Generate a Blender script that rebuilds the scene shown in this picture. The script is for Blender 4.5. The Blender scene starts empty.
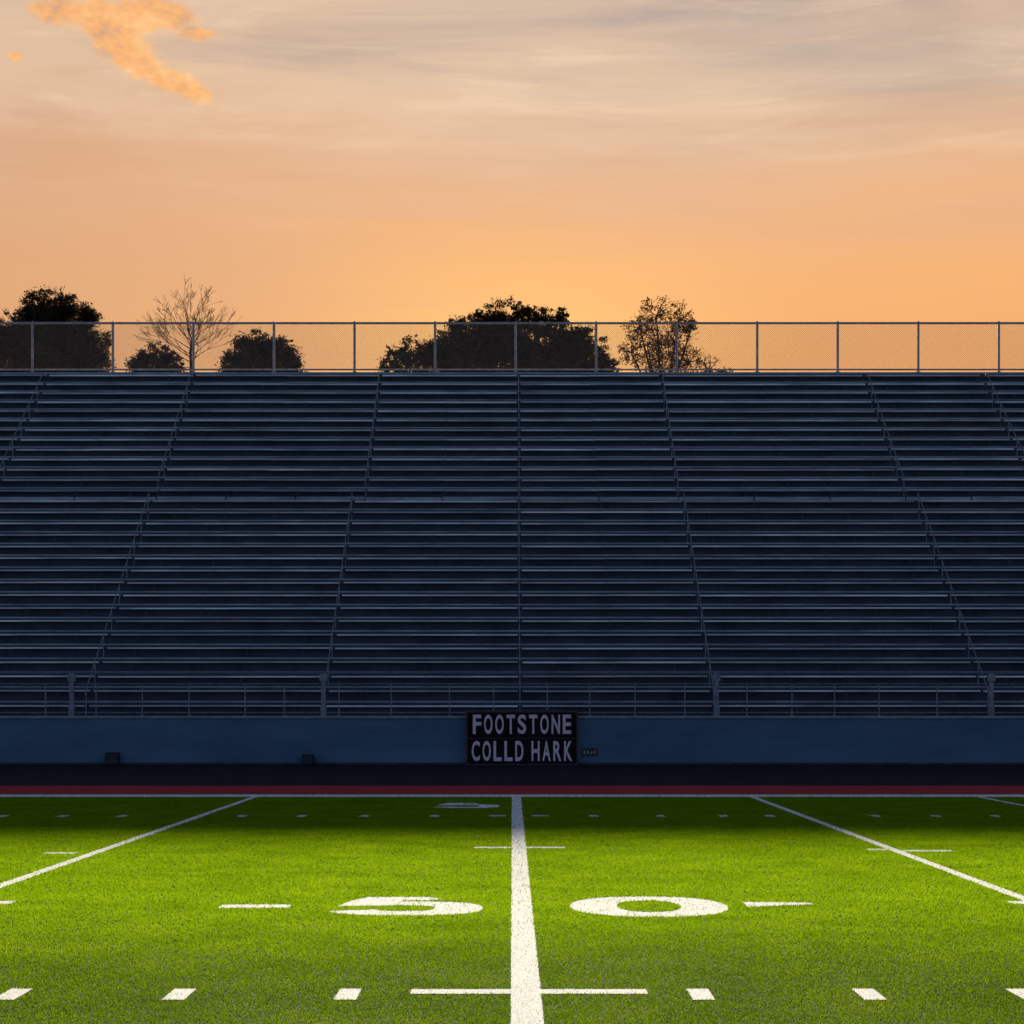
import bpy, math, random
import numpy as np
from mathutils import Vector, Matrix
random.seed(7); rng=np.random.default_rng(7)
scene=bpy.context.scene
col=scene.collection
EYE=1.66; F=2000.0; CX=-0.08
R=math.radians

# ------------------------------------------------------------------ helpers
def link(o,parent=None):
    col.objects.link(o)
    if parent is not None: o.parent=parent
    return o
def tag(o,label=None,cat=None,group=None,kind=None):
    if label:o["label"]=label
    if cat:o["category"]=cat
    if group:o["group"]=group
    if kind:o["kind"]=kind
def empty(name,loc,label=None,cat=None,group=None,parent=None):
    o=bpy.data.objects.new(name,None); o.location=loc; o.empty_display_size=0.3
    link(o,parent)
    tag(o,label,cat,group); return o
class MB:
    def __init__(s): s.v=[];s.f=[];s.m=[]
    def box(s,x0,x1,y0,y1,z0,z1,m=0):
        b=len(s.v)
        s.v+=[(x0,y0,z0),(x1,y0,z0),(x1,y1,z0),(x0,y1,z0),(x0,y0,z1),(x1,y0,z1),(x1,y1,z1),(x0,y1,z1)]
        for q in ((0,3,2,1),(4,5,6,7),(0,1,5,4),(1,2,6,5),(2,3,7,6),(3,0,4,7)):
            s.f.append(tuple(b+i for i in q)); s.m.append(m)
    def poly(s,pts,m=0):
        b=len(s.v); s.v+=[tuple(p) for p in pts]; s.f.append(tuple(range(b,b+len(pts)))); s.m.append(m)
    def tube(s,p,q,r0,r1,n=6,m=0,cap=True):
        p=Vector(p);q=Vector(q);d=(q-p)
        if d.length<1e-6:return
        d.normalize(); a=d.orthogonal().normalized(); c=d.cross(a); b=len(s.v)
        for P,r in ((p,r0),(q,r1)):
            for i in range(n):
                t=2*math.pi*i/n; s.v.append(tuple(P+a*(r*math.cos(t))+c*(r*math.sin(t))))
        for i in range(n):
            j=(i+1)%n; s.f.append((b+i,b+j,b+n+j,b+n+i)); s.m.append(m)
        if cap:
            s.f.append(tuple(b+n-1-i for i in range(n))); s.m.append(m)
            s.f.append(tuple(b+n+i for i in range(n))); s.m.append(m)
    def mesh(s,name,mats):
        me=bpy.data.meshes.new(name); me.from_pydata(s.v,[],s.f)
        for mt in mats: me.materials.append(mt)
        me.polygons.foreach_set("material_index",s.m); me.update(); return me
    def obj(s,name,mats,parent=None,loc=(0,0,0)):
        o=bpy.data.objects.new(name,s.mesh(name,mats)); o.location=loc; link(o,parent); return o
def bevel(o,w=0.01,seg=2):
    m=o.modifiers.new("bevel",'BEVEL'); m.width=w; m.segments=seg; m.limit_method='ANGLE'
    return o

# ------------------------------------------------------------------ materials
def mat(name,c1,c2,scale=4.0,rough=0.6,metal=0.0,bump=0.0,bscale=40.0,stretch=(1,1,1),lo=0.35,hi=0.65,rand=0.0,spec=0.5):
    m=bpy.data.materials.new(name); m.use_nodes=True; nt=m.node_tree; N=nt.nodes; L=nt.links
    b=N["Principled BSDF"]; mp=N.new("ShaderNodeMapping"); mp.inputs['Scale'].default_value=stretch
    g=N.new("ShaderNodeNewGeometry")
    L.new(g.outputs['Position'],mp.inputs['Vector'])
    n=N.new("ShaderNodeTexNoise"); n.inputs['Scale'].default_value=scale; n.inputs['Detail'].default_value=6; n.inputs['Roughness'].default_value=0.6
    L.new(mp.outputs[0],n.inputs['Vector'])
    r=N.new("ShaderNodeValToRGB"); r.color_ramp.elements[0].position=lo; r.color_ramp.elements[1].position=hi
    r.color_ramp.elements[0].color=(*c1,1); r.color_ramp.elements[1].color=(*c2,1)
    L.new(n.outputs['Fac'],r.inputs[0]); out=r.outputs[0]
    if rand>0:
        oi=N.new("ShaderNodeObjectInfo"); mr=N.new("ShaderNodeMapRange"); mr.inputs['To Min'].default_value=1-rand; mr.inputs['To Max'].default_value=1+rand
        L.new(oi.outputs['Random'],mr.inputs['Value'])
        vm=N.new("ShaderNodeVectorMath"); vm.operation='SCALE'; L.new(out,vm.inputs[0]); L.new(mr.outputs[0],vm.inputs['Scale']); out=vm.outputs[0]
    L.new(out,b.inputs['Base Color'])
    b.inputs['Roughness'].default_value=rough; b.inputs['Metallic'].default_value=metal
    b.inputs['Specular IOR Level'].default_value=spec
    if bump>0:
        n2=N.new("ShaderNodeTexNoise"); n2.inputs['Scale'].default_value=bscale; n2.inputs['Detail'].default_value=4
        L.new(mp.outputs[0],n2.inputs['Vector'])
        bp=N.new("ShaderNodeBump"); bp.inputs['Strength'].default_value=bump; bp.inputs['Distance'].default_value=0.02
        L.new(n2.outputs['Fac'],bp.inputs['Height']); L.new(bp.outputs[0],b.inputs['Normal'])
    return m

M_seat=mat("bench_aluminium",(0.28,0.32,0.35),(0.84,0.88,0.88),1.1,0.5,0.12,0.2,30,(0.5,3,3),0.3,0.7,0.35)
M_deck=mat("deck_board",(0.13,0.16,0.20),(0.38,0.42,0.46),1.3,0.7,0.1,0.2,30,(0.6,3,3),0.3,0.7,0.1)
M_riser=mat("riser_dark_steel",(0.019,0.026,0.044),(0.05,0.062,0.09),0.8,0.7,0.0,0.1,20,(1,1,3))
M_rail=mat("galvanised_pipe",(0.12,0.14,0.17),(0.25,0.28,0.32),6,0.5,0.2)
M_fence=mat("fence_steel",(0.26,0.26,0.27),(0.45,0.44,0.44),6,0.5,0.1)
M_wire=mat("fence_wire",(0.26,0.20,0.16),(0.40,0.31,0.25),6,0.5,0.0)
M_wall=mat("blue_painted_concrete",(0.048,0.112,0.185),(0.10,0.185,0.28),0.55,0.75,0,0.25,25,(0.5,1,2.2),0.3,0.72)
M_cap=mat("concrete_cap",(0.20,0.22,0.24),(0.33,0.34,0.36),3,0.8,0,0.3,40)
M_base=mat("wall_base_dark",(0.02,0.025,0.032),(0.05,0.055,0.065),3,0.85,0,0.3,40)
M_track=mat("dark_track",(0.010,0.010,0.014),(0.022,0.021,0.027),1.2,0.95,0,0.4,60,lo=0.3,hi=0.7,spec=0.08)
M_red=mat("red_running_surface",(0.38,0.02,0.035),(0.52,0.035,0.055),1.0,0.9,0,0.4,80,lo=0.3,hi=0.7,spec=0.1)
M_board=mat("sign_board_black",(0.006,0.004,0.006),(0.016,0.010,0.013),3,0.8,spec=0.15)
M_frame=mat("sign_frame_maroon",(0.05,0.02,0.03),(0.09,0.035,0.045),5,0.6)
M_letter=mat("sign_letter_paint",(0.60,0.45,0.48),(0.90,0.72,0.76),9,0.7,lo=0.3,hi=0.6)
M_white=mat("dull_plate_marking",(0.22,0.22,0.24),(0.4,0.4,0.42),5,0.6)
M_black=mat("black_box",(0.014,0.016,0.022),(0.028,0.03,0.04),5,0.7,spec=0.2)
M_ground=mat("rough_grass_ground",(0.03,0.05,0.012),(0.07,0.10,0.02),0.5,0.95,0,0.5,20)
M_bark=mat("bark",(0.05,0.032,0.022),(0.11,0.07,0.045),5,0.9,0,0.5,20)
M_turf=mat("turf_infill",(0.018,0.048,0.003),(0.036,0.082,0.005),3.5,0.95,0,0.6,120,lo=0.25,hi=0.75,spec=0.03)
M_paint=mat("field_paint",(0.72,0.73,0.71),(0.84,0.84,0.84),14,0.9,0,0.4,150,lo=0.25,hi=0.55,spec=0.1)

def blade_mat(name,c1,c2,c3,trans,nscale=1.3,rnd=0.3,nmix=1.0):
    m=bpy.data.materials.new(name); m.use_nodes=True; nt=m.node_tree; N=nt.nodes; L=nt.links
    N.remove(N["Principled BSDF"]); out=N["Material Output"]
    g=N.new("ShaderNodeNewGeometry")
    n=N.new("ShaderNodeTexNoise"); n.inputs['Scale'].default_value=nscale; n.inputs['Detail'].default_value=4; n.inputs['Roughness'].default_value=0.6
    L.new(g.outputs['Position'],n.inputs['Vector'])
    r=N.new("ShaderNodeValToRGB"); e=r.color_ramp.elements; e[0].position=0.3; e[0].color=(*c1,1); e[1].position=0.7; e[1].color=(*c3,1)
    k=e.new(0.5); k.color=(*c2,1)
    ns_=N.new("ShaderNodeMath"); ns_.operation='MULTIPLY_ADD'; ns_.inputs[1].default_value=nmix; ns_.inputs[2].default_value=0.5-0.5*nmix-rnd/2
    L.new(n.outputs['Fac'],ns_.inputs[0])
    ma=N.new("ShaderNodeMath"); ma.operation='MULTIPLY_ADD'; ma.inputs[1].default_value=rnd
    L.new(g.outputs['Random Per Island'],ma.inputs[0]); L.new(ns_.outputs[0],ma.inputs[2])
    L.new(ma.outputs[0],r.inputs[0])
    d=N.new("ShaderNodeBsdfDiffuse"); t=N.new("ShaderNodeBsdfTranslucent"); mx=N.new("ShaderNodeMixShader"); mx.inputs[0].default_value=trans
    L.new(r.outputs[0],d.inputs[0]); L.new(r.outputs[0],t.inputs[0]); L.new(d.outputs[0],mx.inputs[1]); L.new(t.outputs[0],mx.inputs[2])
    L.new(mx.outputs[0],out.inputs[0]); return m
M_blade=blade_mat("turf_blade",(0.115,0.21,0.003),(0.18,0.31,0.004),(0.265,0.39,0.007),0.62,1.3,0.22,0.6)
M_bladew=blade_mat("turf_blade_painted",(0.76,0.78,0.78),(0.82,0.84,0.85),(0.86,0.88,0.9),0.45,1.3,0.2)
M_leaf=blade_mat("leaf_dark",(0.024,0.018,0.012),(0.055,0.036,0.022),(0.11,0.064,0.035),0.4,0.9,0.4)
M_leafb=blade_mat("leaf_brown",(0.06,0.028,0.016),(0.14,0.06,0.026),(0.24,0.10,0.036),0.45,1.0,0.4)

# ------------------------------------------------------------------ camera, sun, sky
cam=bpy.data.cameras.new("camera"); co=bpy.data.objects.new("camera",cam); link(co)
co.location=(CX,0,EYE); co.rotation_euler=(R(90),0,0)
cam.sensor_width=36; cam.lens=36*F/1024; cam.shift_y=195/1024; cam.clip_end=5000; cam.clip_start=0.1
scene.camera=co
EL=R(15.45)
sun=bpy.data.lights.new("sun",'SUN'); sun.energy=10.8; sun.angle=R(1.8); sun.color=(1.0,0.88,0.64)
so=bpy.data.objects.new("sun",sun); link(so); so.rotation_euler=(-(math.pi/2-EL),0,R(0)); so.location=(0,90,40)

w=bpy.data.worlds.new("World"); scene.world=w; w.use_nodes=True
nt=w.node_tree; N=nt.nodes; L=nt.links; bg=N["Background"]
def mth(op,a,b=None,c=None,clamp=False):
    n=N.new("ShaderNodeMath"); n.operation=op; n.use_clamp=clamp
    for i,x in enumerate((a,b,c)):
        if x is None: continue
        if isinstance(x,(int,float)): n.inputs[i].default_value=x
        else: L.new(x,n.inputs[i])
    return n.outputs[0]
def mixc(f,a,b,mode='MIX'):
    n=N.new("ShaderNodeMix"); n.data_type='RGBA'; n.blend_type=mode
    if isinstance(f,(int,float)): n.inputs[0].default_value=f
    else: L.new(f,n.inputs[0])
    for i,x in ((6,a),(7,b)):
        if isinstance(x,tuple): n.inputs[i].default_value=(*x,1)
        else: L.new(x,n.inputs[i])
    return n.outputs[2]
def ramp(fac,stops,interp='LINEAR'):
    r=N.new("ShaderNodeValToRGB"); r.color_ramp.interpolation=interp; e=r.color_ramp.elements
    e[0].position=stops[0][0]; e[0].color=(*stops[0][1],1); e[1].position=stops[-1][0]; e[1].color=(*stops[-1][1],1)
    for p,c in stops[1:-1]:
        k=e.new(p); k.color=(*c,1)
    L.new(fac,r.inputs[0]); return r.outputs[0]
def smooth(x,a,b):
    n=N.new("ShaderNodeMapRange"); n.interpolation_type='SMOOTHSTEP'; n.inputs['From Min'].default_value=a; n.inputs['From Max'].default_value=b
    L.new(x,n.inputs['Value']); return n.outputs[0]
tc=N.new("ShaderNodeTexCoord"); sx=N.new("ShaderNodeSeparateXYZ"); L.new(tc.outputs['Generated'],sx.inputs[0])
X,Y,Z=sx.outputs
def noise(scale,stretch,detail=6,rough=0.55,off=(0,0,0),dist=0.0):
    mp=N.new("ShaderNodeMapping"); mp.inputs['Scale'].default_value=stretch; mp.inputs['Location'].default_value=off
    L.new(tc.outputs['Generated'],mp.inputs['Vector'])
    n=N.new("ShaderNodeTexNoise"); n.inputs['Scale'].default_value=scale; n.inputs['Detail'].default_value=detail; n.inputs['Roughness'].default_value=rough; n.inputs['Distortion'].default_value=dist
    L.new(mp.outputs[0],n.inputs['Vector']); return n.outputs['Fac']
n1=noise(3.0,(1,1,5),3)
zz=mth('ADD',Z,mth('MULTIPLY',mth('SUBTRACT',n1,0.5),0.08))
warm=ramp(zz,[(0.0,(0.75,0.25,0.07)),(0.13,(0.90,0.39,0.13)),(0.20,(0.91,0.445,0.17)),(0.235,(0.87,0.455,0.215)),(0.265,(0.77,0.455,0.265)),(0.295,(0.61,0.425,0.30)),(0.325,(0.43,0.355,0.325)),(0.40,(0.16,0.16,0.20)),(1.0,(0.035,0.05,0.09))])
cool=ramp(Z,[(0.0,(0.26,0.34,0.50)),(0.20,(0.24,0.34,0.55)),(0.5,(0.08,0.12,0.23)),(1.0,(0.035,0.05,0.09))])
front=smooth(Y,0.60,0.92)
sky=mixc(front,cool,warm)
side=smooth(X,-0.30,0.04)
sky=mixc(mth('MULTIPLY',mth('MULTIPLY',mth('SUBTRACT',1.0,side),front),0.45),sky,(0.54,0.31,0.20),'MIX')
glow=mth('MULTIPLY',mth('SUBTRACT',1.0,smooth(mth('ABSOLUTE',mth('SUBTRACT',X,0.01)),0.0,0.15)),mth('SUBTRACT',1.0,smooth(Z,0.17,0.25)))
sky=mixc(mth('MULTIPLY',mth('MULTIPLY',glow,front),0.8),sky,(1.08,0.58,0.185))
hi=mth('MULTIPLY',smooth(Z,0.21,0.30),front)
st=smooth(noise(2.6,(1.0,1.0,9.0),6,0.6,(3.1,0.4,1.7),0.4),0.42,0.64)
sky=mixc(mth('MULTIPLY',mth('MULTIPLY',st,hi),0.6),sky,(0.84,0.60,0.41))
st2=smooth(noise(2.2,(1.0,1.0,12.0),6,0.6,(8.1,2.4,5.7),0.5),0.46,0.72)
sky=mixc(mth('MULTIPLY',mth('MULTIPLY',st2,hi),0.6),sky,(0.36,0.315,0.31))
st4=smooth(noise(7.0,(1.0,1.0,7.0),6,0.65,(2.7,9.4,0.7),0.8),0.48,0.72)
sky=mixc(mth('MULTIPLY',mth('MULTIPLY',st4,hi),0.55),sky,(0.90,0.66,0.46))
st3=smooth(noise(2.4,(1.0,1.0,14.0),5,0.6,(1.1,6.4,2.7),0.6),0.46,0.72)
sky=mixc(mth('MULTIPLY',mth('MULTIPLY',st3,front),0.34),sky,(0.72,0.41,0.25))
# small sunlit cloud
U=mth('DIVIDE',X,mth('MAXIMUM',Y,0.01)); V=mth('DIVIDE',Z,mth('MAXIMUM',Y,0.01))
nd1=mth('SUBTRACT',noise(24,(1,1,1),5,0.62,(1,2,3)),0.5); nd2=mth('SUBTRACT',noise(24,(1,1,1),5,0.62,(7,5,9)),0.5)
U2=mth('ADD',U,mth('MULTIPLY',nd1,0.026)); V2=mth('ADD',V,mth('MULTIPLY',nd2,0.026))
def blob(px,py,rx,ry,ang):
    cu=(px-512)/F; cv=(707-py)/F; c=math.cos(ang); s=math.sin(ang)
    du=mth('SUBTRACT',U2,cu); dv=mth('SUBTRACT',V2,cv)
    a=mth('DIVIDE',mth('ADD',mth('MULTIPLY',du,c),mth('MULTIPLY',dv,s)),rx/F)
    b=mth('DIVIDE',mth('SUBTRACT',mth('MULTIPLY',dv,c),mth('MULTIPLY',du,s)),ry/F)
    return mth('SUBTRACT',1.0,mth('SQRT',mth('ADD',mth('MULTIPLY',a,a),mth('MULTIPLY',b,b))))
m=blob(70,13,56,19,-0.2)
for b in ((108,28,62,26,-0.5),(152,20,58,24,0.05),(140,58,52,23,-0.75),(174,86,42,19,-0.5),(14,58,12,7,0)):
    m=mth('MAXIMUM',m,blob(*b))
m=mth('MAXIMUM',m,mth('SUBTRACT',blob(202,36,30,10,0.2),0.1))
cm=smooth(mth('ADD',m,mth('MULTIPLY',mth('SUBTRACT',noise(60,(1,1,1.6),6,0.7),0.5),1.0)),0.0,0.50)
ccol=ramp(noise(44,(1,1,1.5),6,0.65,(4,4,4)),[(0.34,(0.60,0.35,0.22)),(0.48,(0.96,0.46,0.17)),(0.58,(1.0,0.55,0.23)),(0.70,(1.0,0.70,0.40))])
cm=mth('MULTIPLY',cm,mth('GREATER_THAN',Y,0.1))
sky=mixc(mth('MULTIPLY',cm,0.95),sky,ccol)
ns=N.new("ShaderNodeTexSky"); ns.sky_type='NISHITA'; ns.sun_disc=False; ns.sun_elevation=EL; ns.sun_rotation=0
sc=N.new("ShaderNodeVectorMath"); sc.operation='SCALE'; L.new(ns.outputs[0],sc.inputs[0]); sc.inputs['Scale'].default_value=0.001
ad=N.new("ShaderNodeVectorMath"); ad.operation='ADD'; L.new(sky,ad.inputs[0]); L.new(sc.outputs[0],ad.inputs[1])
L.new(ad.outputs[0],bg.inputs[0]); bg.inputs[1].default_value=1.0

# ------------------------------------------------------------------ ground, hill, track, field
def sheet(name,x0,x1,y0,y1,z,m,label,cat):
    b=MB(); b.poly([(x0,y0,z),(x1,y0,z),(x1,y1,z),(x0,y1,z)]); o=b.obj(name,[m]); tag(o,label,cat,None,"structure"); return o
sheet("ground",-1500,1500,-500,2500,0,M_ground,"wide rough grass ground around the stadium","ground")
sheet("running_track",-70,70,36,57.6,0.004,M_track,"dark asphalt apron and track before the stand","track")
sheet("track_lane",-70,70,37.75,42.0,0.008,M_red,"red rubber running lane beside the pitch","track")
sheet("football_field",-60,60,-15,37.72,0.012,M_turf,"green artificial turf football pitch","field")
b=MB(); nx,ny=40,24
for j in range(ny+1):
    for i in range(nx+1):
        x=-200+400*i/nx; y=82+180*j/ny; t=min(1,max(0,(y-82)/48)); t=t*t*(3-2*t)
        z=-0.05+18.5*t+0.5*math.sin(x*0.07+y*0.03)*t
        b.v.append((x,y,z))
for j in range(ny):
    for i in range(nx):
        a=j*(nx+1)+i; b.f.append((a,a+1,a+nx+2,a+nx+1)); b.m.append(0)
o=b.obj("hill",[M_ground]); tag(o,"grassy hill behind the stand carrying trees","hill",None,"structure")

# ------------------------------------------------------------------ markings
rects=[]; polys=[]
def marking(name,rs,label):
    b=MB()
    for i,(x0,x1,y0,y1) in enumerate(rs):
        rects.append((x0,x1,y0,y1)); z=0.016
        b.poly([(x0,y0,z),(x1,y0,z),(x1,y1,z),(x0,y1,z)])
    o=b.obj(name,[M_paint]); tag(o,label,"field marking",None,"structure"); return o
def D(py): return F*EYE/(py-707)
SL0,SL1=D(798.0),D(795.6)
lines=[(-9.75,0.12),(-4.78,0.125),(0.0,0.172),(4.31,0.125),(8.45,0.12),(-14.4,0.12),(13.2,0.12)]
for x,wd in lines:
    marking("yard_line",[(x-wd/2,x+wd/2,4,SL0)],"straight white yard line painted on turf")
marking("sideline",[(-55,55,SL0,SL1)],"long white sideline beside the red lane")
def tick_row(xs,y0,y1,wd,label="short white hash mark painted on turf"):
    for x in xs: marking("hash_mark",[(x-wd/2,x+wd/2,y0,y1)],label)
near=[-1.02,-1.985,-2.94,-3.9,-5.9,-6.9]+[1.0,1.965,2.86,5.3,6.2]
tick_row(near,D(1002.5),D(991.5),0.125)
far=[-1.25,-2.3,-3.25,-4.15,-5.95,-6.85,-7.75]+[1.15,2.15,3.1,3.8,5.4,6.3,7.2]
tick_row(far,D(818.0),D(816.4),0.14)
tick_row([0.35,-0.3],D(817.6),D(816.5),0.26)
marking("hash_mark",[(-0.665,-0.086,D(996.5),D(992)),(0.086,0.70,D(996.5),D(992))],"white cross dash over the midfield line")
marking("hash_mark",[(-0.52,-0.086,D(849.8),D(848.2)),(0.086,0.54,D(849.8),D(848.2))],"faint white cross dash over the midfield line")
marking("hash_mark",[(-5.35,-4.98,D(855.2),D(853.8)),],"faint white cross dash beside a yard line")
marking("hash_mark",[(4.02,4.24,D(851.6),D(850.2)),(4.38,4.95,D(853.0),D(851.6))],"faint white cross dash over a yard line")
tick_row([-2.20],D(910),D(906.6),0.58,"white dash painted beside the numeral")
P=[(1.86,D(909)),(2.12,D(907.6)),(2.43,D(906.6)),(2.43,D(904.6)),(1.86,D(903.8))]
polys.append(P); b=MB(); b.poly([(x,y,0.016) for x,y in P]); o=b.obj("hash_mark",[M_paint]); tag(o,"white wedge-shaped dash painted beside the numeral","field marking",None,"structure")
tick_row([-4.45,4.28],D(906),D(903),0.36,"white dash painted on turf")

def ellipse_ring(cx,cy,rx,ry,ix,iy,a0,a1,n=48,e=2.3,ox=0,oy=0):
    out=[];inn=[]
    for i in range(n+1):
        t=a0+(a1-a0)*i/n; c=math.cos(t); s=math.sin(t)
        fc=math.copysign(abs(c)**(2/e),c); fs=math.copysign(abs(s)**(2/e),s)
        out.append((cx+rx*fc,cy+ry*fs)); inn.append((cx+ox+ix*fc,cy+oy+iy*fs))
    return [(out[i],out[i+1],inn[i+1],inn[i]) for i in range(n)]
def digit(ch,x0,x1,y0,y1,label):
    if ch=='0': qs=ellipse_ring(.5,.5,.5,.5,.20,.28,0,2*math.pi)
    else:
        qs=ellipse_ring(.5,.37,.5,.37,.19,.15,R(118),R(-162),e=2.7)
        qs+=[((.12,.80),(.62,.80),(.72,.88),(.62,1.0),(.20,1.0)),((.05,.46),(.42,.50),(.46,.80),(.12,.80))]
    b=MB()
    for k,q in enumerate(qs):
        P=[(x0+(x1-x0)*u,y0+(y1-y0)*v) for u,v in q]
        polys.append(P); z=0.016+(0.004 if (ch=='5' and k==len(qs)-1) else 0)
        b.poly([(x,y,z) for x,y in P])
    o=b.obj("painted_number",[M_paint]); tag(o,label,"field marking",None,"structure")
def wx(px,py): return CX+(px-512)/((py-707)/EYE)
digit('5',wx(330,908),wx(483,908),D(917.5),D(899),"white numeral five painted on turf")
digit('0',wx(570,908),wx(727,908),D(919),D(898.5),"white numeral zero painted on turf")
digit('5',wx(433,806),wx(500,806),D(809.2),D(804),"faded small white numeral painted near the sideline")

# turf blades (foreground shade is shaped in: near blades lean over towards the sun)
xs=[];ys=[]
for d0 in np.arange(9.8,37.6,0.5):
    hw=0.256*(d0+0.5)+1.6
    dens=6600*(11/d0)**1.4; n=int(2*hw*0.5*dens)
    xs.append(rng.uniform(-hw,hw,n)); ys.append(rng.uniform(d0,min(d0+0.5,37.65),n))
bx=np.concatenate(xs); by=np.concatenate(ys); n=len(bx)
wmask=np.zeros(n,bool)
jx=bx+rng.normal(0,0.004,n); jy=by+rng.normal(0,0.014,n)
for x0,x1,y0,y1 in rects: wmask|=(jx>x0)&(jx<x1)&(jy>y0)&(jy<y1)
for P in polys:
    px=[p[0] for p in P]; py=[p[1] for p in P]
    idx=np.where((jx>min(px))&(jx<max(px))&(jy>min(py))&(jy<max(py)))[0]
    if len(idx)==0: continue
    ins=np.zeros(len(idx),bool); X_=jx[idx];Y_=jy[idx]
    for i in range(len(P)):
        xa,ya=P[i];xb,yb=P[(i+1)%len(P)]
        if ya==yb: continue
        c=((ya>Y_)!=(yb>Y_))&(X_<(xb-xa)*(Y_-ya)/(yb-ya)+xa); ins^=c
    wmask[idx]|=ins
wmask&=rng.random(n)>0.04
hgt=rng.uniform(0.010,0.018,n)*(1+0.08*np.sin(bx*3.1+1.3*np.sin(by*2.3))*np.sin(by*1.7+bx))
wob=0.3*np.sin(bx*0.9+0.7*np.sin(by*1.1))
t=np.clip((19.0+wob-by)/7.5,0,1); t=t*t*(3-2*t)
phi=np.radians(60*t)+rng.normal(0,0.14,n)
phi[wmask]*=0.6
wdt=0.0037*(by/11)**0.95*rng.uniform(0.7,1.3,n)
ang=np.where(rng.random(n)<0.65,rng.normal(0,0.45,n),rng.uniform(0,math.pi,n))
lx=rng.normal(0,0.004,n); ly=hgt*np.sin(phi)*1.25; hh=hgt*1.25*np.maximum(0.2,np.cos(phi)); hh[wmask]*=0.6
dx=np.cos(ang)*wdt; dy=np.sin(ang)*wdt
V_=np.zeros((n,3,3),np.float32)
V_[:,0,0]=bx-dx;V_[:,0,1]=by-dy;V_[:,0,2]=0.012
V_[:,1,0]=bx+dx;V_[:,1,1]=by+dy;V_[:,1,2]=0.012
V_[:,2,0]=bx+lx;V_[:,2,1]=by+ly;V_[:,2,2]=0.012+hh
me=bpy.data.meshes.new("turf_grass"); me.vertices.add(3*n); me.vertices.foreach_set("co",V_.ravel())
me.loops.add(3*n); me.loops.foreach_set("vertex_index",np.arange(3*n,dtype=np.int32))
me.polygons.add(n); me.polygons.foreach_set("loop_start",np.arange(0,3*n,3,dtype=np.int32)); me.polygons.foreach_set("loop_total",np.full(n,3,np.int32))
me.materials.append(M_blade); me.materials.append(M_bladew)
me.polygons.foreach_set("material_index",wmask.astype(np.int32)); me.update(calc_edges=True)
o=bpy.data.objects.new("turf_grass",me); link(o); tag(o,"short green turf blades with painted white tufts","grass",None,"stuff")

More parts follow.
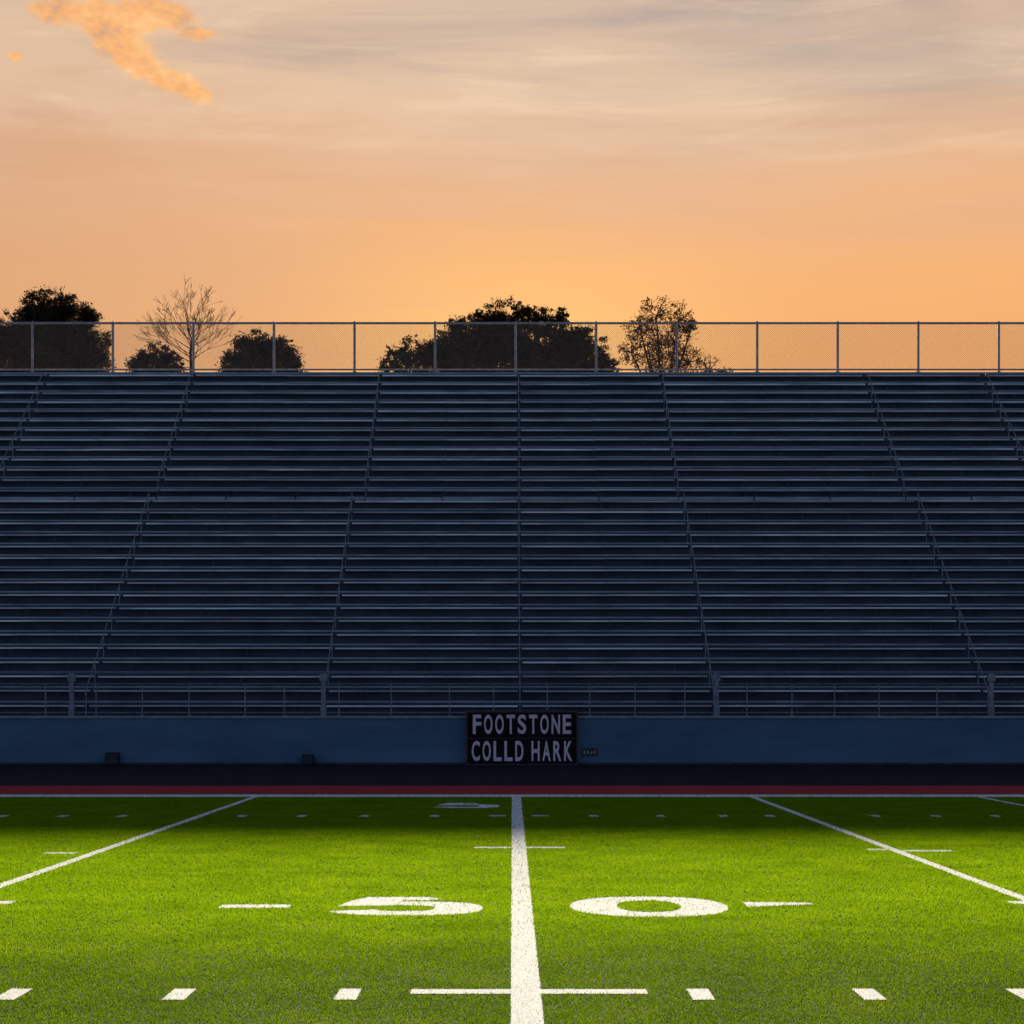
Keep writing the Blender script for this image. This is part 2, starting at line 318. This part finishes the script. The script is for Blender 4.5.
# ------------------------------------------------------------------ stand
NR=30; LOW=17; RISE=13.2/NR; RUN=19.5/NR; Y0=58.0; Z0=1.4; XE=31.0
aisT=[-24.6,-18.0,-12.35,-5.15,0.17,5.66,13.5,18.05,25.0]
aisB=[-24.4,-18.2,-12.50,-5.55,0.15,5.80,13.8,18.6,25.0]
stand=empty("bleacher_stand",(0,Y0,0),"tall navy steel stand with long aluminium bench rows","bleachers")
GAP=0.05
for tier,(ra,rb) in enumerate(((0,LOW),(LOW,NR))):
  ais=aisB if tier==0 else aisT
  edges=[-XE]+ais+[XE]
  for k in range(len(edges)-1):
    xa=edges[k]; xb=edges[k+1]; cx=(xa+xb)/2; hw=(xb-xa)/2
    sec=MB()
    for r in range(ra,rb):
        y=r*RUN; z=Z0+r*RISE
        y1=y+RUN
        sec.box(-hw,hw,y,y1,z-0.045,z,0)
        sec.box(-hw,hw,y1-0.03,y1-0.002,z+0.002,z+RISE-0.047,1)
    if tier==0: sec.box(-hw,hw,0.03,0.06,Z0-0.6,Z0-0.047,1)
    else:
        z=Z0+LOW*RISE; nsx=max(1,round(2*hw/2.6))
        for s in range(nsx):
            a=-hw+2*hw*s/nsx+0.03; c=-hw+2*hw*(s+1)/nsx-0.03; j=random.uniform(-.012,.012)
            sec.box(a,c,LOW*RUN-0.06,LOW*RUN-0.032,z-0.10+j,z+0.03+j,0)
            sec.box(a,a+0.04,LOW*RUN-0.058,LOW*RUN-0.034,z+0.045,z+0.26,1)
        sec.tube((-hw,LOW*RUN-0.045,z+0.25),(hw,LOW*RUN-0.045,z+0.25),0.016,0.016,6,0)
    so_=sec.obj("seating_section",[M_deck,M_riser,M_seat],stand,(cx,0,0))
    bn=MB(); L0=-hw+GAP+0.02; L1=hw-GAP
    nseg=max(1,round((L1-L0)/3.4)); th=0.045 if tier==0 else 0.055
    for s in range(nseg):
        a=L0+(L1-L0)*s/nseg+0.006; c=L0+(L1-L0)*(s+1)/nseg-0.006
        dz=random.uniform(-0.006,0.006)
        bn.box(a,c,0,0.24,0.0+dz,th+dz,0)
    nb=max(2,round((L1-L0)/1.7))
    for s in range(nb):
        x=L0+(L1-L0)*(s+0.5)/nb
        bn.box(x-0.02,x+0.02,0.06,0.11,-0.26,-0.007,1)
    me=bn.mesh("bench",[M_seat,M_riser])
    for r in range(ra,rb):
        o=bpy.data.objects.new("bench",me); o.location=(random.uniform(-0.012,0.012),(r+1)*RUN-0.32,Z0+r*RISE+0.268+random.uniform(-0.009,0.009)); link(o,so_)
    if k<len(edges)-2:
        h=MB(); x=hw; r0,r1=((0.5,LOW-1.0) if tier==0 else (LOW+0.4,NR-1.6)); RH=0.55
        p0=(x,r0*RUN,Z0+r0*RISE+RH); p1=(x,r1*RUN,Z0+r1*RISE+RH)
        h.tube(p0,p1,0.017,0.017,8)
        rr=r0
        while rr<=r1+0.01:
            ri=int(math.floor(rr)); h.tube((x,rr*RUN,Z0+ri*RISE),(x,rr*RUN,Z0+rr*RISE+RH),0.016,0.016,6); rr+=1.9
        h.tube(p0,(x,r0*RUN-0.15,Z0+r0*RISE+RH-0.15),0.017,0.017,8)
        h.tube(p1,(x,r1*RUN+0.12,Z0+r1*RISE+RH-0.1),0.017,0.017,8)
        h.obj("aisle_handrail",[M_rail],so_)
bp=MB(); bp.box(-XE,XE,NR*RUN+0.005,NR*RUN+0.1,0,Z0+NR*RISE+0.02,0)  # unseen sheet added behind the seats so sun cannot pass under them
bp.obj("sun_block_panel",[M_riser],stand)
tp=MB(); tp.box(-XE,XE,NR*RUN-0.05,NR*RUN+0.003,Z0+NR*RISE-0.044,Z0+NR*RISE+0.03,0)
tp.obj("top_ledge",[M_cap],stand)

# retaining wall
wall=empty("retaining_wall",(0,57.2,0),"low blue painted concrete wall under the stand","wall")
b=MB(); b.box(-XE,XE,0,0.3,0,1.33); b.obj("wall_face",[M_wall],wall)
b=MB(); b.box(-XE,XE,-0.05,0.82,1.332,1.40); bevel(b.obj("wall_cap",[M_cap],wall),0.012)
b=MB(); b.box(-XE,XE,-0.10,-0.003,0,0.07); bevel(b.obj("wall_footing",[M_base],wall),0.012)

# front guard rail
gr=empty("guard_railing",(0,57.32,1.4),"grey pipe guard railing on top of the blue wall","railing")
b=MB()
for zz_,rr in ((1.26,0.022),(0.92,0.015),(0.10,0.015)): b.tube((-XE,0,zz_),(XE,0,zz_),rr,rr,8)
b.obj("rail",[M_rail],gr)
thick=[-12.7,-5.48,5.78,13.65,-20.0,20.6,-27,27.5]
pm=MB(); pm.tube((0,0,0),(0,0,0.94),0.018,0.018,8); pm.box(-0.05,0.05,-0.05,0.05,0,0.02); pmesh=pm.mesh("post",[M_rail])
tm=MB(); tm.box(-0.06,0.06,-0.05,0.05,0,1.24); tm.box(-0.11,0.11,-0.07,0.07,1.00,1.2); tm.box(-0.08,0.08,-0.07,0.07,0.0,0.3); tmesh=tm.mesh("newel_post",[M_rail])
x=-30.5
while x<=30.5:
    if min(abs(x-t) for t in thick)>0.5:
        o=bpy.data.objects.new("post",pmesh); o.location=(x+random.uniform(-.25,.25),0,0); link(o,gr)
    x+=1.42
for x in thick:
    o=bpy.data.objects.new("newel_post",tmesh); o.location=(x,0.0,0); link(o,gr)

# ------------------------------------------------------------------ chain link fence on top
FZ=Z0+NR*RISE+0.03; FY=Y0+NR*RUN-0.02; FH=1.90; BW=3.12
fence=empty("chain_link_fence",(0.06,FY,FZ),"grey chain link fence along the top of the stand","fence")
b=MB(); b.tube((-31.2,0,FH),(31.2,0,FH),0.045,0.045,8); b.obj("top_rail",[M_fence],fence)
b=MB(); b.tube((-31.2,0,0.10),(31.2,0,0.10),0.036,0.036,8); b.obj("bottom_rail",[M_fence],fence)
b=MB(); b.tube((0,0,0),(0,0,FH+0.03),0.05,0.05,10); b.tube((0,0,FH+0.03),(0,0,FH+0.08),0.058,0.02,10); b.box(-0.08,0.08,-0.04,0.06,0,0.02); fpm=b.mesh("fence_post",[M_fence])
b=MB(); pitch=0.085; H0=0.12; H1=FH-0.03
for s in (1,-1):
    c=-BW-2.2
    while c<BW+2.2:
        xa_=c; xb_=c+s*(H1-H0)
        def at(t): return xa_+(xb_-xa_)*t, H0+(H1-H0)*t
        lo_t=(0.04-xa_)/(xb_-xa_); hi_t=(BW-0.04-xa_)/(xb_-xa_)
        if lo_t>hi_t: lo_t,hi_t=hi_t,lo_t
        t0=max(0.0,lo_t); t1=min(1.0,hi_t)
        if t1>t0+0.01:
            p=at(t0);q=at(t1); b.tube((p[0],0.006*s,p[1]),(q[0],0.006*s,q[1]),0.0042,0.0042,3,cap=False)
        c+=pitch
fmm=b.mesh("wire_mesh",[M_wire])
for k in range(-10,11):
    o=bpy.data.objects.new("fence_post",fpm); o.location=(k*BW,0,0); link(o,fence)
    if k<10:
        o=bpy.data.objects.new("wire_mesh",fmm); o.location=(k*BW,-0.06,0); link(o,fence)

# ------------------------------------------------------------------ sign
SY=56.9; S=F/SY
sg=empty("sign_board",(CX+(522-512)/S,SY,0.004),"black field sign with pale lettering against the wall","sign")
b=MB(); b.box(-1.55,1.55,0,0.06,0.04,1.50); bevel(b.obj("board",[M_board],sg),0.01)
b=MB()
b.box(-1.60,1.60,-0.03,0.09,1.502,1.56); b.box(-1.60,1.60,-0.03,0.09,0.0,0.038); b.box(-1.60,-1.552,-0.028,0.088,0.04,1.50); b.box(1.552,1.60,-0.028,0.088,0.04,1.50)
b.box(-1.54,1.54,-0.012,-0.002,0.755,0.775)
bevel(b.obj("sign_frame",[M_frame],sg),0.008)
def text(txt,xc,zb,wid,hei,name="lettering",loc_parent=sg,yoff=-0.004,mm=M_letter,off=0.024,adv=None):
    adv=adv or {}
    cells=[adv.get(c,1.0) for c in txt]; tot=sum(cells); gapf=0.25
    unit=wid/(tot-gapf); xpos=xc-wid/2
    vs_all=[];fs_all=[]
    for c,cw in zip(txt,cells):
        if c!=' ':
            cu=bpy.data.curves.new(name,'FONT'); cu.body=c; cu.offset=off
            t=bpy.data.objects.new("tmp_text",cu); col.objects.link(t); bpy.context.view_layer.update()
            dg=bpy.context.evaluated_depsgraph_get(); me=bpy.data.meshes.new_from_object(t.evaluated_get(dg)); bpy.data.objects.remove(t)
            vs=[v.co for v in me.vertices]; x0=min(v.x for v in vs);x1=max(v.x for v in vs);y0=min(v.y for v in vs);y1=max(v.y for v in vs)
            wd_=unit*(cw-gapf); base=len(vs_all)
            for v in vs: vs_all.append((xpos+(v.x-x0)/(x1-x0)*wd_,yoff,zb+(v.y-y0)/(y1-y0)*hei))
            for p in me.polygons: fs_all.append([base+i for i in p.vertices])
            bpy.data.meshes.remove(me)
        xpos+=unit*cw
    me=bpy.data.meshes.new(name); me.from_pydata(vs_all,[],fs_all); me.materials.append(mm)
    o=bpy.data.objects.new(name,me); link(o,loc_parent); return o
text("FOOTSTONE",0.0,0.89,2.80,0.55)
text("COLLD HARK",0.0,0.12,2.86,0.57,adv={' ':0.5})

pl=empty("wall_plate",(CX+(590-512)/S,57.19,0.26),"small dull notice plate fixed to the blue wall","sign")
b=MB(); b.box(-0.22,0.22,-0.02,0.0,0,0.22); b.obj("plate",[M_base],pl)
b=MB()
for i,x in enumerate((-0.15,-0.05,0.06,0.15)):
    b.box(x-0.025,x+0.025,-0.026,-0.022,0.05+0.02*(i%2),0.17-0.02*(i%3))
b.obj("plate_marking",[M_white],pl)
for px,wd,hh in ((112,0.40,0.36),(308,0.34,0.30)):
    e=empty("utility_box",(CX+(px-512)/S,57.0,0.004),"small black utility box at the wall foot","utility box",group="boxes along the wall foot")
    b=MB(); b.box(-wd/2,wd/2,-0.12,0.08,0,hh); bevel(b.obj("housing",[M_black],e),0.02)
    b=MB(); b.box(-wd/2+0.04,wd/2-0.04,-0.135,-0.123,0.05,hh-0.05); bevel(b.obj("hatch",[M_base],e),0.006)

# ------------------------------------------------------------------ trees
TD=150.0; TS=F/TD
def tp_(px,py): return (CX+(px-512)/TS, EYE+(707-py)/TS)
def hillz(x,y):
    t=min(1,max(0,(y-82)/48)); t=t*t*(3-2*t); return -0.05+18.5*t+0.5*math.sin(x*0.07+y*0.03)*t
def branch(mb,p,d,length,r,depth,tips,spread=0.55,up=0.15,minr=0.012,segs=3,kids=(2,4)):
    pos=Vector(p); dr=Vector(d).normalized(); rr=r
    for s in range(segs):
        nd=(dr+Vector((random.gauss(0,.12),random.gauss(0,.12),random.gauss(0,.08)+up*0.3))).normalized()
        nr=max(minr,rr*(0.86 if s<segs-1 else 0.78)); q=pos+nd*(length/segs)
        mb.tube(pos,q,rr,nr,5 if r>0.05 else 3,cap=False)
        if depth>0 and s>0 and random.random()<0.7:
            sd=(nd+Vector((random.gauss(0,spread),random.gauss(0,spread),random.gauss(up,spread*0.5)))).normalized()
            branch(mb,q,sd,length*random.uniform(0.5,0.75),nr*0.6,depth-1,tips,spread,up,minr,segs,kids)
        pos,dr,rr=q,nd,nr
    if depth>0:
        for k in range(random.randint(*kids)):
            sd=(dr+Vector((random.gauss(0,spread),random.gauss(0,spread),random.gauss(up,spread*0.5)))).normalized()
            branch(mb,pos,sd,length*random.uniform(0.6,0.82),rr*0.72,depth-1,tips,spread,up,minr,segs,kids)
    else: tips.append(pos.copy())
def leaves_mesh(pts,size,name,mats):
    n=len(pts); P=np.array(pts,np.float32); a=rng.normal(size=(n,3)); a/=np.linalg.norm(a,axis=1)[:,None]
    c=rng.normal(size=(n,3)); c-=(c*a).sum(1)[:,None]*a; c/=np.linalg.norm(c,axis=1)[:,None]
    s=rng.uniform(0.6,1.3,n)[:,None]*size
    Q=np.stack([P-a*s,P-c*s*0.5,P+a*s,P+c*s*0.5],1).reshape(-1,3)
    me=bpy.data.meshes.new(name); me.from_pydata(Q.tolist(),[],np.arange(4*n).reshape(n,4).tolist())
    for m_ in mats: me.materials.append(m_)
    return me
def blob_leaves(blobs,y0,dens,sub,k2):
    pts=[]
    for (px,py,rp) in blobs:
        x,z=tp_(px,py); Rr=rp/TS*1.08
        nsub=int((14+10*Rr*Rr)*k2)
        for i in range(nsub):
            v=rng.normal(size=3); v/=np.linalg.norm(v); rad=Rr*rng.uniform(0.2,1.0)**0.6
            if rng.random()<0.07: rad=Rr*rng.uniform(1.0,1.18)
            c=np.array([x,y0,z])+v*rad*np.array([1,0.9,1])*0.95
            sr=Rr*sub*rng.uniform(0.35,1.2)
            k=int(dens*sr*sr*4+12)
            q=rng.normal(size=(k,3))*sr*0.5*np.array([1,1,0.75])
            pts+= (c+q).tolist()
    return pts
def leafy_tree(cpx,topy,blobs,label,dens=75,size=0.105,leafm=M_leaf,dy=0,group=None,name="leafy_tree",sub=0.27,k2=1.7,br=6,brr=0.045):
    cx,_=tp_(cpx,topy); y=TD+dy; hz=hillz(cx,y)
    e=empty(name,(cx,y,hz-0.05),label,"tree",group)
    mb=MB(); zmid=min(tp_(0,b[1])[1] for b in blobs)-hz-1.0
    tips=[]; th=max(2.0,zmid-1.5)
    mb.tube((0,0,0),(0.05,0,th),0.32,0.22,8,cap=False); mb.tube((0,0,0),(0,0,0.5),0.48,0.33,8,cap=False)
    for (px,py,rp) in blobs:
        x,z=tp_(px,py); t=Vector((x-cx,random.uniform(-.5,.5),z-hz)); s=Vector((0.05,0,th))
        mid=s.lerp(t,0.5)+Vector((0,0,-0.4)); mb.tube(s,mid,0.15,0.09,6,cap=False); mb.tube(mid,t,0.09,0.05,6,cap=False)
        for k in range(br):
            v=Vector((random.gauss(0,1),random.gauss(0,1),random.gauss(0.3,1))).normalized()
            branch(mb,t,v,rp/TS*0.62,brr,2,tips,0.5,0.1,0.014,2,(1,2))
    mb.obj("trunk",[M_bark],e)
    pts=blob_leaves(blobs,y,dens,sub,k2); pts=[(p[0]-cx,p[1]-y,p[2]-hz) for p in pts]
    me=leaves_mesh(pts,size,"crown",[leafm]); o=bpy.data.objects.new("crown",me); link(o,e); return e
leafy_tree(52,289,[(48,318,26),(24,332,22),(76,324,23),(93,345,17),(7,342,18),(52,350,38),(64,304,14),(36,307,14),(12,368,27),(82,370,28),(88,316,10)],"large round dark evergreen tree on the hill",dens=115)
leafy_tree(149,334,[(149,350,16),(134,358,14),(163,357,13),(149,374,27)],"small round dark bushy tree on the hill",dy=3,dens=115)
leafy_tree(265,337,[(263,353,17),(282,356,16),(246,360,14),(294,365,10),(236,367,11),(265,378,32),(244,378,17),(290,378,16)],"low dark spreading tree on the hill",dy=-2,dens=115)
leafy_tree(500,305,[(500,332,26),(470,338,22),(450,350,20),(522,318,15),(488,318,13),(505,362,36),(462,366,28),(430,356,14),(458,323,8)],"wide dark tree on the hill beside another",dy=0,dens=105)
leafy_tree(560,303,[(548,320,17),(575,338,20),(598,346,14),(584,329,11),(534,314,12),(558,362,34),(610,360,11),(590,372,26),(562,312,9)],"broad dark tree with ragged crown on the hill",dy=2,dens=105)
leafy_tree(405,338,[(412,352,14),(397,360,12),(430,354,14),(386,368,9),(410,376,25)],"low dark shrubby tree on the hill",dy=-1,dens=90,k2=1.4)
leafy_tree(663,296,[(657,313,17),(640,325,14),(680,316,15),(648,342,20),(676,340,20),(632,350,13),(664,366,26),(690,360,16),(709,368,12),(727,373,8),(692,326,9)],"thin brown-leaved autumn tree with open crown on the hill",dens=19,size=0.10,leafm=M_leafb,dy=1,sub=0.34,k2=1.15,br=10,brr=0.05)
# bare tree
x,_=tp_(191,285); hz=hillz(x,TD)
e=empty("bare_tree",(x,TD,hz-0.05),"leafless tree with fine spreading twigs on the hill","tree")
mb=MB(); random.seed(33)
ht=tp_(0,366)[1]-hz
mb.tube((0,0,0),(0,0,ht),0.22,0.12,8,cap=False); mb.tube((0,0,ht),(-0.06,0,ht+1.2),0.12,0.08,7,cap=False); mb.tube((-0.06,0,ht+1.2),(0.12,0.05,ht+2.4),0.08,0.04,7,cap=False); mb.obj("trunk",[M_bark],e)
mb=MB(); tips=[]
for k in range(20):
    a=k*2.4+random.uniform(-.4,.4); f=k/19; sp=random.uniform(0.2,0.6)+1.1*f; zt=ht+2.4*(1-f*0.97)
    left=math.cos(a)<0
    d=(math.cos(a)*sp*(1.4 if left else 0.85),math.sin(a)*sp*0.7,0.85-(0.2*f if left else 0))
    branch(mb,(0.0,0,zt),d,random.uniform(1.2,1.9)+(0.4*f if left else 0),0.042,3,tips,0.42,0.10,0.010,3,(1,3))
mb.obj("branches",[M_bark],e)

scene.view_settings.view_transform='Standard'; scene.view_settings.look='None'; scene.view_settings.exposure=0
